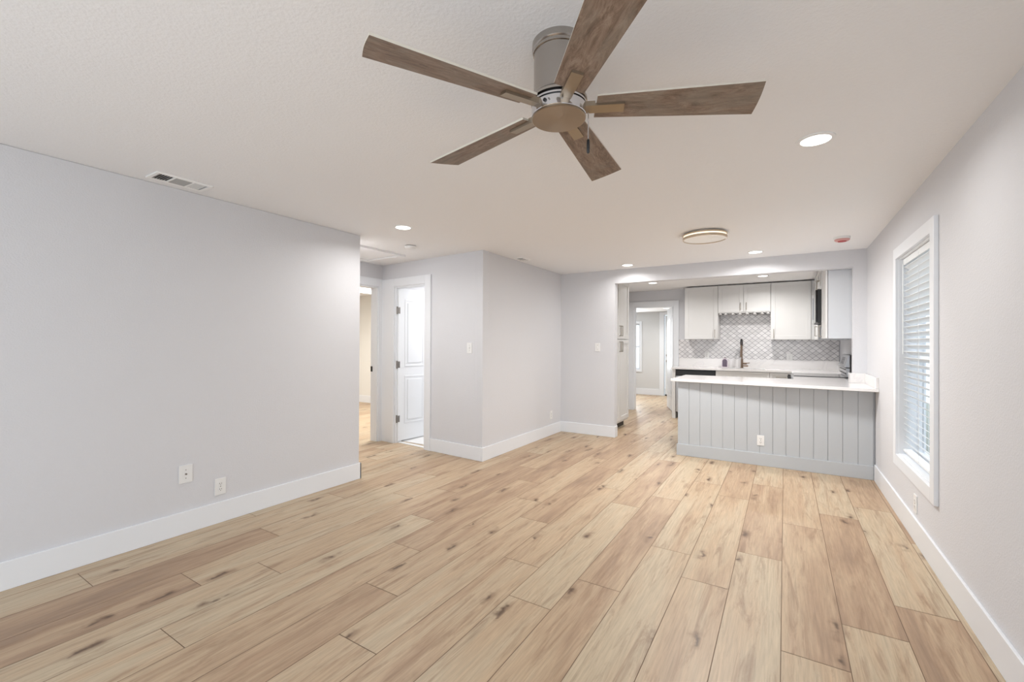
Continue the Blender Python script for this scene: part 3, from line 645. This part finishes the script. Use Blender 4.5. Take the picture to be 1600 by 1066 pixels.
def vent(x0, x1, y0, y1, label, dark_first=True):
    t = thing('ceiling_vent', label, 'vent', ((x0+x1)/2, (y0+y1)/2, H), 'ceiling vents'); f_ = .022
    bm = BM(); box(bm, x0, x1, y0, y0+f_, H-.008, H); box(bm, x0, x1, y1-f_, y1, H-.008, H); box(bm, x0, x0+f_, y0+f_, y1-f_, H-.008, H); box(bm, x1-f_, x1, y0+f_, y1-f_, H-.008, H)
    L = y1-y0-2*f_; a, b_ = y0+f_+L*.31, y0+f_+L*.69
    box(bm, x0+f_, x1-f_, a-.005, a+.005, H-.008, H); box(bm, x0+f_, x1-f_, b_-.005, b_+.005, H-.008, H)
    obj('frame', bm, VENTM, t, .0015)
    bm = BM(); box(bm, x0+f_, x1-f_, y0+f_, y1-f_, H-.0015, H-.0005); obj('duct_opening', bm, VENTD, t)
    bm = BM()
    def louver(p0, p1, n_, tilt):     # thin tilted strip
        d = Vector((p1[0]-p0[0], p1[1]-p0[1], 0)); s = Vector(n_).normalized()*.0055
        o_ = Vector((0, 0, .0028*tilt))
        q = [Vector((*p0, H-.005))-s-o_, Vector((*p1, H-.005))-s-o_, Vector((*p1, H-.005))+s+o_, Vector((*p0, H-.005))+s+o_]
        vs = [bm.verts.new(v) for v in q] + [bm.verts.new(v+Vector((0, 0, .0008))) for v in q]
        for f in ((3,2,1,0),(4,5,6,7),(0,1,5,4),(1,2,6,5),(2,3,7,6),(3,0,4,7)): bm.faces.new([vs[i] for i in f])
    yv = y0+f_+.008
    while yv < a-.008: louver((x0+f_, yv), (x1-f_, yv), (0, 1, 0), 1); yv += .0135
    obj('louvers', bm, LOUV, t); bm = BM()
    yv = b_+.012
    while yv < y1-f_-.004: louver((x0+f_, yv), (x1-f_, yv), (0, 1, 0), -1); yv += .0135
    obj('louvers', bm, LOUVL, t); bm = BM()
    xv = x0+f_+.007
    while xv < x1-f_-.003: louver((xv, a+.006), (xv, b_-.006), (1, 0, 0), 1); xv += .0125
    obj('louvers', bm, LOUV, t)
vent(-3.425, -3.255, 1.145, 1.458, 'white ceiling vent close above the long left wall')
vent(-2.82, -2.69, 4.60, 4.80, 'small ceiling vent above the wall past the outer corner')
ht = thing('attic_hatch', 'white attic hatch in the hall ceiling', 'hatch', (-4.13, 3.3, H))
bm = BM(); hx0, hx1, hy0, hy1 = -4.50, -3.845, 2.91, 3.80
box(bm, hx0, hx1, hy0, hy0+.06, H-.022, H); box(bm, hx0, hx1, hy1-.06, hy1, H-.022, H); box(bm, hx0, hx0+.06, hy0+.06, hy1-.06, H-.022, H); box(bm, hx1-.06, hx1, hy0+.06, hy1-.06, H-.022, H)
obj('frame', bm, CEIL, ht, .002)
bm = BM(); box(bm, hx0+.064, hx1-.064, hy0+.064, hy1-.064, H-.006, H); obj('panel', bm, CEIL, ht)

# ------------------------------------------------------------------ wall plates
def plate(name, label, cat, fr, u, z, kind, w=.076, h=.120, group='wall plates'):
    t = thing(name, label, cat, fr.p(u, 0, z), group)
    bm = BM(); fr.box(bm, u-w/2, u+w/2, 0, .006, z-h/2, z+h/2); obj('cover_plate', bm, PLATE, t, .002)
    if kind == 'outlet':
        for dz in (-.020, .020):
            bm = BM(); fr.cyl(bm, u, z+dz, .005, .0085, .0155, 20); r = obj('socket', bm, PLATE, t)
            bm = BM(); fr.box(bm, u-.0075, u-.0050, .0082, .0090, z+dz-.002, z+dz+.007); fr.box(bm, u+.0050, u+.0075, .0082, .0090, z+dz-.002, z+dz+.006); fr.cyl(bm, u, z+dz-.0085, .0082, .0090, .0025, 8)
            obj('slots', bm, SLOT, r)
        bm = BM(); fr.cyl(bm, u, z, .005, .0075, .003, 10); obj('screw', bm, HINGE, t)
    elif kind == 'switch':
        bm = BM(); fr.box(bm, u-.006, u+.006, .005, .010, z-.013, z+.013); fr.box(bm, u-.004, u+.004, .009, .017, z-.002, z+.010); obj('toggle', bm, PLATE, t, .001)
        for dz in (-.03, .03):
            bm = BM(); fr.cyl(bm, u, z+dz, .005, .0073, .003, 10); obj('screw', bm, HINGE, t)
    elif kind == 'cable':
        bm = BM(); fr.cyl(bm, u, z, .005, .014, .0055, 12); obj('jack', bm, HINGE, t)
        for dz in (-.028, .028):
            bm = BM(); fr.cyl(bm, u, z+dz, .005, .0073, .003, 10); obj('screw', bm, HINGE, t)
    return t
plate('cable_outlet', 'white cable jack plate low on the long left wall', 'outlet', FL, 1.414, .407, 'cable', .082, .122)
plate('wall_outlet', 'white double socket low on the long left wall, right of the cable plate', 'outlet', FL, 1.634, .262, 'outlet')
plate('light_switch', 'white light switch on the hall wall beside the bathroom door', 'switch', HF, .192, 1.262, 'switch')
plate('light_switch', 'white light switch on the far wall left of the kitchen opening', 'switch', FF, -2.29, 1.265, 'switch')
plate('wall_outlet', 'white socket low on the wall past the outer corner', 'outlet', FJ, 5.72, .288, 'outlet')
plate('wall_outlet', 'white socket low on the right wall under the window', 'outlet', FR_, 3.965, .25, 'outlet')

# ------------------------------------------------------------------ peninsula
PY = 5.525
pen = thing('kitchen_peninsula', 'pale grey peninsula clad in vertical boards', 'peninsula', (-.18, 5.85, 0))
bm = BM(); box(bm, -1.075, .7505, PY+.016, 6.04, .0, .874); box(bm, -1.075, .09, 6.04, 6.27, .10, .874); obj('body', bm, SHIP, pen)
bm = BM(); gx = [-1.085, -.958, -.838, -.718, -.598, -.478, -.354, -.232, -.109, .012, .133, .254, .375, .496, .619, .738]
for a, b_ in zip(gx, gx[1:]): box(bm, a+.0014, b_-.0014, PY, PY+.014, .10, .874)
box(bm, -1.085, .738, PY+.008, PY+.016, .10, .874)
obj('board_cladding', bm, SHIP, pen, .0015)
bm = BM(); box(bm, -1.095, .738, PY-.014, PY+.002, 0, .135); obj('base_board', bm, SHIP, pen, .003)
FP = Fr((0, PY), (1, 0), (0, -1))
plate('wall_outlet', 'white double socket low on the boarded peninsula front', 'outlet', FP, -.222, .272, 'outlet', .07, .112)
ct = thing('peninsula_countertop', 'white quartz countertop overhanging the boarded peninsula', 'countertop', (-.2, 5.9, .875))
bm = BM()
prism(bm, [(-1.160, 5.475), (.752, 5.325), (.752, YF-.002), (.632, YF-.002), (.632, 6.86), (.09, 6.86), (.09, 6.30), (-1.140, 6.30)], .875, .905)
obj('slab', bm, QUARTZ, ct, .003)
bm = BM(); box(bm, .732, .752, 5.345, YF-.022, .905, 1.010); box(bm, .605, .752, YF-.022, YF-.002, .905, 1.010); box(bm, .605, .632, YF-.002, YF+T+.02, .905, 1.010)
obj('upstand', bm, QUARTZ, ct, .002)

# ------------------------------------------------------------------ kitchen cabinets
def shaker(parent, fr, u0, u1, z0, z1, n0, hu=None, hz=None, rail=.062, hl=.145, vert=True):
    bm = BM(); g = .0030; a, b_, c, d = u0+g, u1-g, z0+g, z1-g; t = .019
    fr.box(bm, a, a+rail, n0, n0+t, c, d); fr.box(bm, b_-rail, b_, n0, n0+t, c, d)
    fr.box(bm, a+rail, b_-rail, n0, n0+t, c, c+rail); fr.box(bm, a+rail, b_-rail, n0, n0+t, d-rail, d)
    fr.box(bm, a+rail-.002, b_-rail+.002, n0+.002, n0+t-.009, c+rail-.002, d-rail+.002)
    dr = obj('door' if vert else 'drawer_front', bm, CAB, parent, .0012)
    if hu is not None:
        bm = BM(); n = n0+t
        if vert:
            fr.box(bm, hu-.005, hu+.005, n+.024, n+.034, hz-hl/2, hz+hl/2)
            for s in (-1, 1): fr.box(bm, hu-.004, hu+.004, n, n+.026, hz+s*(hl/2-.006)-.005, hz+s*(hl/2-.006)+.005)
        else:
            fr.box(bm, hu-hl/2, hu+hl/2, n+.024, n+.034, hz-.005, hz+.005)
            for s in (-1, 1): fr.box(bm, hu+s*(hl/2-.006)-.005, hu+s*(hl/2-.006)+.005, n, n+.026, hz-.004, hz+.004)
        obj('handle', bm, PULL, dr)
    return dr
FU = Fr((0, 8.50), (1, 0), (0, -1))       # face plane of the back wall cabinets
def wallcab(label, x0, x1, z0, z1):
    t = thing('wall_cabinet', label, 'cabinet', ((x0+x1)/2, 8.65, z0), 'kitchen wall cabinets')
    bm = BM(); box(bm, x0+.001, x1-.001, 8.50, YB-.001, z0, z1); obj('body', bm, CAB, t, .001); return t
c1 = wallcab('white single-door wall cabinet left of the sink', -1.55, -.997, 1.405, 2.343); shaker(c1, FU, -1.55, -.997, 1.405, 2.343, .001, -1.045, 1.505)
c2 = wallcab('short white two-door wall cabinet above the sink', -.997, -.20, 1.87, 2.343)
shaker(c2, FU, -.997, -.5985, 1.87, 2.343, .001, -.643, 1.97, hl=.125); shaker(c2, FU, -.5985, -.20, 1.87, 2.343, .001, -.554, 1.97, hl=.125)
c3 = wallcab('wide white single-door wall cabinet right of the sink', -.20, .36, 1.398, 2.343); shaker(c3, FU, -.20, .36, 1.398, 2.343, .001, -.157, 1.50)
bm = BM(); box(bm, .361, .425, 8.49, 8.52, 1.398, 2.343); box(bm, .425, XR-.002, 8.50, YB-.001, 1.398, 2.343); obj('corner_filler', bm, CAB, c3)
# stemware rack under the short cabinet
rk = thing('stemware_rack', 'white stemware rack of hanging rails under the short cabinet', 'rack', (-.6, 8.55, 1.868))
bm = BM(); box(bm, -.993, -.204, 8.49, 8.52, 1.858, 1.869); box(bm, -.993, -.204, 8.52, 8.78, 1.863, 1.869); obj('top_board', bm, CAB, rk)
for i in range(8):
    xx = -.985 + i*(.773/7)
    bm = BM(); vs = [bm.verts.new((xx+dx, y, z)) for y in (8.50, 8.77) for dx, z in ((-.006, 1.858), (-.028, 1.836), (.028, 1.836), (.006, 1.858))]
    bm.faces.new(vs[:4]); bm.faces.new(vs[4:][::-1])
    for a in range(4): b_ = (a+1) % 4; bm.faces.new((vs[a], vs[b_], vs[4+b_], vs[4+a]))
    bmesh.ops.translate(bm, verts=bm.verts, vec=(0.0 if 0 < i < 7 else (.024 if i == 0 else -.024), 0, 0))
    obj('rail', bm, CAB, rk)

FRW = Fr((.42, 0), (0, 1), (-1, 0))        # face plane of the right wall cabinets
def sidecab(label, y0, y1, z0, z1):
    t = thing('wall_cabinet', label, 'cabinet', (.58, (y0+y1)/2, z0), 'kitchen wall cabinets')
    bm = BM(); box(bm, .42, XR-.002, y0+.001, y1-.001, z0, z1); obj('body', bm, CAB_COOL, t, .001); return t
s1 = sidecab('white wall cabinet with its side panel facing the room, by the right pier', 6.178, 6.86, 1.39, 2.343); shaker(s1, FRW, 6.18, 6.86, 1.39, 2.343, .004, 6.80, 1.49)
s2 = sidecab('short white wall cabinet above the microwave', 6.86, 7.62, 2.03, 2.343)
shaker(s2, FRW, 6.86, 7.24, 2.03, 2.343, .004, 7.20, 2.12, hl=.125); shaker(s2, FRW, 7.24, 7.62, 2.03, 2.343, .004, 7.28, 2.12, hl=.125)
s3 = sidecab('white wall cabinet in the kitchen corner beyond the microwave', 7.62, 8.49, 1.39, 2.343); shaker(s3, FRW, 7.62, 8.40, 1.39, 2.343, .004, 7.70, 1.51)
mw = thing('microwave', 'black over-the-range microwave between the right wall cabinets', 'microwave', (.55, 7.24, 1.60))
bm = BM(); box(bm, .355, XR-.002, 6.866, 7.614, 1.60, 2.028); obj('case', bm, BLACK, mw, .003)
bm = BM(); box(bm, .335, .354, 6.868, 7.42, 1.61, 2.02); obj('door', bm, BGLASS, mw, .002)
bm = BM(); box(bm, .335, .354, 7.425, 7.612, 1.61, 2.02); obj('control_panel', bm, STEEL, mw, .002)
bm = BM(); box(bm, .326, .334, 7.385, 7.400, 1.66, 1.96); obj('handle', bm, STEEL, mw, .002)

# pantry
FPn = Fr((-2.17, 0), (0, 1), (1, 0))
pn = thing('pantry_cabinet', 'tall white pantry cabinet just inside the kitchen opening', 'cabinet', (-2.45, 6.65, 0))
bm = BM(); box(bm, -2.768, -2.172, 6.19, 7.09, .10, 2.30); obj('body', bm, CAB, pn, .001)
bm = BM(); box(bm, -2.768, -2.235, 6.19, 7.09, 0, .10); obj('toe_kick', bm, SLOT, pn)
bm = BM(); box(bm, -2.768, -2.172, 6.19, 7.09, 2.30, 2.355); obj('top_filler', bm, CAB, pn)
for (a, b_, hu) in ((6.19, 6.64, 6.60), (6.64, 7.09, 6.68)):
    shaker(pn, FPn, a, b_, .13, 1.385, .0, hu, 1.275, hl=.16); shaker(pn, FPn, a, b_, 1.39, 2.30, .0, hu, 1.515, hl=.16)

# base cabinets, dishwasher, counter
FB = Fr((0, 8.22), (1, 0), (0, -1))
def basecab(label, x0, x1):
    t = thing('base_cabinet', label, 'cabinet', ((x0+x1)/2, 8.5, 0), 'kitchen base cabinets')
    bm = BM(); box(bm, x0+.001, x1-.001, 8.22, YB-.001, .10, .874); obj('body', bm, CAB, t, .001)
    bm = BM(); box(bm, x0+.001, x1-.001, 8.29, YB-.002, 0, .10); obj('toe_kick', bm, CAB, t); return t
t = thing('end_panel', 'white end panel beside the dishwasher', 'panel', (-1.68, 8.5, 0))
bm = BM(); box(bm, -1.708, -1.652, 8.20, YB-.001, 0, .874); obj('board', bm, CAB, t, .001)
dw = thing('dishwasher', 'dishwasher with a black control strip left of the sink', 'dishwasher', (-1.32, 8.5, 0))
bm = BM(); box(bm, -1.648, -1.002, 8.225, YB-.002, .10, .862); obj('tub', bm, BLACK, dw)
bm = BM(); box(bm, -1.642, -1.006, 8.195, 8.224, .12, .755); obj('door', bm, STEEL, dw, .003)
bm = BM(); box(bm, -1.642, -1.006, 8.190, 8.224, .760, .842); obj('control_panel', bm, BLACK, dw, .003)
bm = BM(); tube(bm, [(-1.56, 8.194, .70), (-1.56, 8.155, .70), (-1.09, 8.155, .70), (-1.09, 8.194, .70)], .009, 8); obj('handle', bm, STEEL, dw, smooth=True)
b1 = thing('base_cabinet', 'white sink base cabinet under the faucet', 'cabinet', (-.6, 8.5, 0), 'kitchen base cabinets')
bm = BM(); box(bm, -.999, -.206, 8.22, YB-.001, .10, .685); box(bm, -.999, -.945, 8.22, YB-.001, .685, .874); box(bm, -.265, -.206, 8.22, YB-.001, .685, .874); box(bm, -.945, -.265, 8.22, 8.24, .685, .874); obj('body', bm, CAB, b1)
bm = BM(); box(bm, -.999, -.206, 8.29, YB-.002, 0, .10); obj('toe_kick', bm, CAB, b1)
shaker(b1, FB, -1.0, -.205, .73, .868, .001, vert=False, rail=.035); shaker(b1, FB, -1.0, -.6025, .12, .725, .001, -.645, .62); shaker(b1, FB, -.6025, -.205, .12, .725, .001, -.56, .62)
b2 = basecab('white base cabinet right of the sink base, running into the corner', -.205, .10)
shaker(b2, FB, -.205, .10, .73, .868, .001, -.05, .80, vert=False, rail=.035); shaker(b2, FB, -.205, .10, .12, .725, .001, -.16, .62)
b3 = thing('base_cabinet', 'white corner base cabinet beyond the range', 'cabinet', (.4, 8.2, 0), 'kitchen base cabinets')
bm = BM(); box(bm, .115, XR-.002, 7.64, YB-.002, .0, .874); obj('body', bm, CAB, b3)
b4 = thing('base_cabinet', 'white base cabinet between peninsula and range', 'cabinet', (.4, 6.5, 0), 'kitchen base cabinets')
bm = BM(); box(bm, .115, XR-.002, 6.19, 6.852, .0, .874); obj('body', bm, CAB, b4)

kc = thing('kitchen_countertop', 'long white quartz countertop along the tiled back wall', 'countertop', (-.5, 8.5, .875))
sx0, sx1, sy0, sy1 = -.93, -.28, 8.29, 8.61
bm = BM(); y0, y1 = 8.18, YB-.003
box(bm, -1.72, sx0, y0, y1, .875, .905); box(bm, sx1, .752, y0, y1, .875, .905); box(bm, sx0, sx1, y0, sy0, .875, .905); box(bm, sx0, sx1, sy1, y1, .875, .905)
box(bm, .09, .752, 7.635, y0, .875, .905); obj('slab', bm, QUARTZ, kc)
bm = BM(); box(bm, -1.705, .752, YB-.018, YB-.003, .905, 1.055); box(bm, .735, .752, 7.635, YB-.018, .905, 1.055); obj('upstand', bm, QUARTZ, kc)
bm = BM()
box(bm, sx0-.004, sx0, sy0-.004, sy1+.004, .70, .874); box(bm, sx1, sx1+.004, sy0-.004, sy1+.004, .70, .874); box(bm, sx0, sx1, sy0-.004, sy0, .70, .874); box(bm, sx0, sx1, sy1, sy1+.004, .70, .874); box(bm, sx0, sx1, sy0, sy1, .696, .70)
tag(obj('sink_basin', bm, STEEL), 'undermount steel sink basin below the faucet', 'sink')
bm = BM(); box(bm, -1.71, -.997, YB-.012, YB-.001, 1.055, 1.404); box(bm, -.997, -.20, YB-.012, YB-.001, 1.055, 1.862); box(bm, -.20, XR-.01, YB-.012, YB-.001, 1.055, 1.397)
tag(obj('tile_backsplash', bm, TILE), 'white lantern-shaped tile backsplash with dark grout behind the sink', 'backsplash')
FT = Fr((0, YB-.012), (1, 0), (0, -1))
plate('wall_outlet', 'white socket on the tile backsplash left of the soap bottle', 'outlet', FT, -1.217, 1.115, 'outlet', .075, .11)
plate('wall_outlet', 'white socket on the tile backsplash right of the faucet', 'outlet', FT, .068, 1.105, 'outlet', .085, .115)

# faucet
fx, fy = -.635, 8.655
fc = thing('kitchen_faucet', 'tall champagne bronze pull-down faucet behind the sink', 'faucet', (fx, fy, .905))
bm = BM(); lathe(bm, [(.028, .905), (.028, .912), (.019, .918), (.019, 1.06), (.014, 1.065)], fx, fy, 20); obj('base', bm, BRONZE, fc, smooth=True)
bm = BM(); tube(bm, [(fx+.018, fy, .985), (fx+.075, fy, .985)], .016, 14); tube(bm, [(fx+.06, fy, .99), (fx+.12, fy-.01, 1.0)], .007, 8)
box(bm, fx+.018, fx+.095, fy-.018, fy+.018, .93, .958); obj('lever_handle', bm, BRONZE, fc, smooth=True)
pts = [(fx, fy, 1.06), (fx, fy, 1.30)] + [(fx, fy-.09+.09*math.cos(t), 1.30+.10*math.sin(t)) for t in [PI*i/12 for i in range(1, 13)]] + [(fx, fy-.18, 1.22)]
bm = BM(); tube(bm, pts, .011, 12); obj('spout', bm, BRONZE, fc, smooth=True)
bm = BM(); hel = []; 
path = [Vector(p) for p in pts[1:-1]]
for i in range(len(path)-1):
    for k in range(3):
        q = path[i].lerp(path[i+1], k/3); d = (path[i+1]-path[i]).normalized()
        tube(bm, [q-d*.003, q+d*.003], .0155, 10)
obj('hose_spring', bm, BLACK, fc)
bm = BM(); tube(bm, [(fx, fy-.18, 1.23), (fx, fy-.18, 1.12), (fx, fy-.18, 1.10)], [.014, .017, .017], 12); obj('spray_head', bm, BRONZE, fc, smooth=True)
bm = BM(); tube(bm, [(fx, fy, 1.16), (fx, fy-.15, 1.16), (fx, fy-.165, 1.16)], .005, 8); obj('docking_arm', bm, BRONZE, fc)
# soap bottle
sb = thing('soap_bottle', 'small arched purple bottle standing on the counter left of the faucet', 'bottle', (-.905, 8.66, .905))
def arch(bm, cx, y0, y1, w, h, z0):
    pts = [(cx-w, z0), (cx+w, z0)] + [(cx+w*math.cos(t), z0+h-w+w*math.sin(t)) for t in [PI*i/12 for i in range(13)]]
    a = [bm.verts.new((x, y0, z)) for x, z in pts]; b_ = [bm.verts.new((x, y1, z)) for x, z in pts]
    bm.faces.new(a); bm.faces.new(b_[::-1])
    for i in range(len(pts)): j = (i+1) % len(pts); bm.faces.new((a[j], a[i], b_[i], b_[j]))
bm = BM(); arch(bm, -.905, 8.64, 8.70, .052, .165, .905); obj('outer_glass', bm, PINK, sb, .004)
bm = BM(); arch(bm, -.905, 8.634, 8.6395, .038, .135, .922); obj('dark_front', bm, PURP, sb, .001)
bm = BM(); lathe(bm, [(.012, 1.07), (.012, 1.085)], -.905, 8.67, 12); obj('stopper', bm, PURP, sb)

# range
rg = thing('kitchen_range', 'stainless range with black cooktop against the right kitchen wall', 'range', (.42, 7.24, 0))
ry0, ry1 = 6.866, 7.626
bm = BM(); box(bm, .125, .735, ry0, ry1, .02, .898); obj('body', bm, STEEL, rg, .002)
bm = BM(); box(bm, .10, .70, ry0-.001, ry1+.001, .899, .912); obj('cooktop', bm, BGLASS, rg, .003)
bm = BM(); box(bm, .090, .124, ry0+.003, ry1-.003, .20, .80); obj('oven_door', bm, STEEL, rg, .003)
bm = BM(); box(bm, .0885, .0899, ry0+.12, ry1-.12, .33, .66); obj('oven_window', bm, BGLASS, rg)
bm = BM(); tube(bm, [(.089, ry0+.05, .76), (.045, ry0+.05, .775), (.045, ry1-.05, .775), (.089, ry1-.05, .76)], .011, 10); obj('oven_handle', bm, STEEL, rg, smooth=True)
bm = BM(); box(bm, .072, .124, ry0+.002, ry1-.002, .81, .896); cp = obj('front_panel', bm, STEEL, rg, .003)
for yk in (6.95, 7.07, 7.42, 7.54):
    bm = BM(); tube(bm, [(.0715, yk, .862), (.035, yk, .868)], .021, 14); obj('knob', bm, BLACK, rg, smooth=True)
bm = BM()
for (xa, xb, za, zb) in ((.69, .735, .90, 1.19),): box(bm, xa, xb, ry0, ry1, za, zb)
bgd = obj('backguard', bm, BLACK, rg, .004)
def wedge(bm, x0b, x0t, x1, ya, yb, za, zb):
    P = [(x0b, ya, za), (x1, ya, za), (x1, ya, zb), (x0t, ya, zb), (x0b, yb, za), (x1, yb, za), (x1, yb, zb), (x0t, yb, zb)]
    v = [bm.verts.new(p) for p in P]
    for f in ((0,1,2,3),(7,6,5,4),(0,4,5,1),(1,5,6,2),(2,6,7,3),(3,7,4,0)): bm.faces.new([v[i] for i in f])
bm = BM(); wedge(bm, .635, .672, .689, ry0+.012, ry1-.012, 1.035, 1.188); obj('display_panel', bm, STEEL, rg, .002)
bm = BM(); wedge(bm, .660, .648, .689, ry0+.012, ry1-.012, .914, 1.025); obj('vent_panel', bm, STEEL, rg, .002)
bm = BM(); wedge(bm, .643, .665, .67, 7.10, 7.40, 1.07, 1.16); obj('display', bm, BGLASS, rg)
for z in (.95, 1.0):
    bm = BM(); box(bm, .645, .662, ry0+.05, ry1-.05, z, z+.012); obj('vent_slot', bm, BLACK, rg)
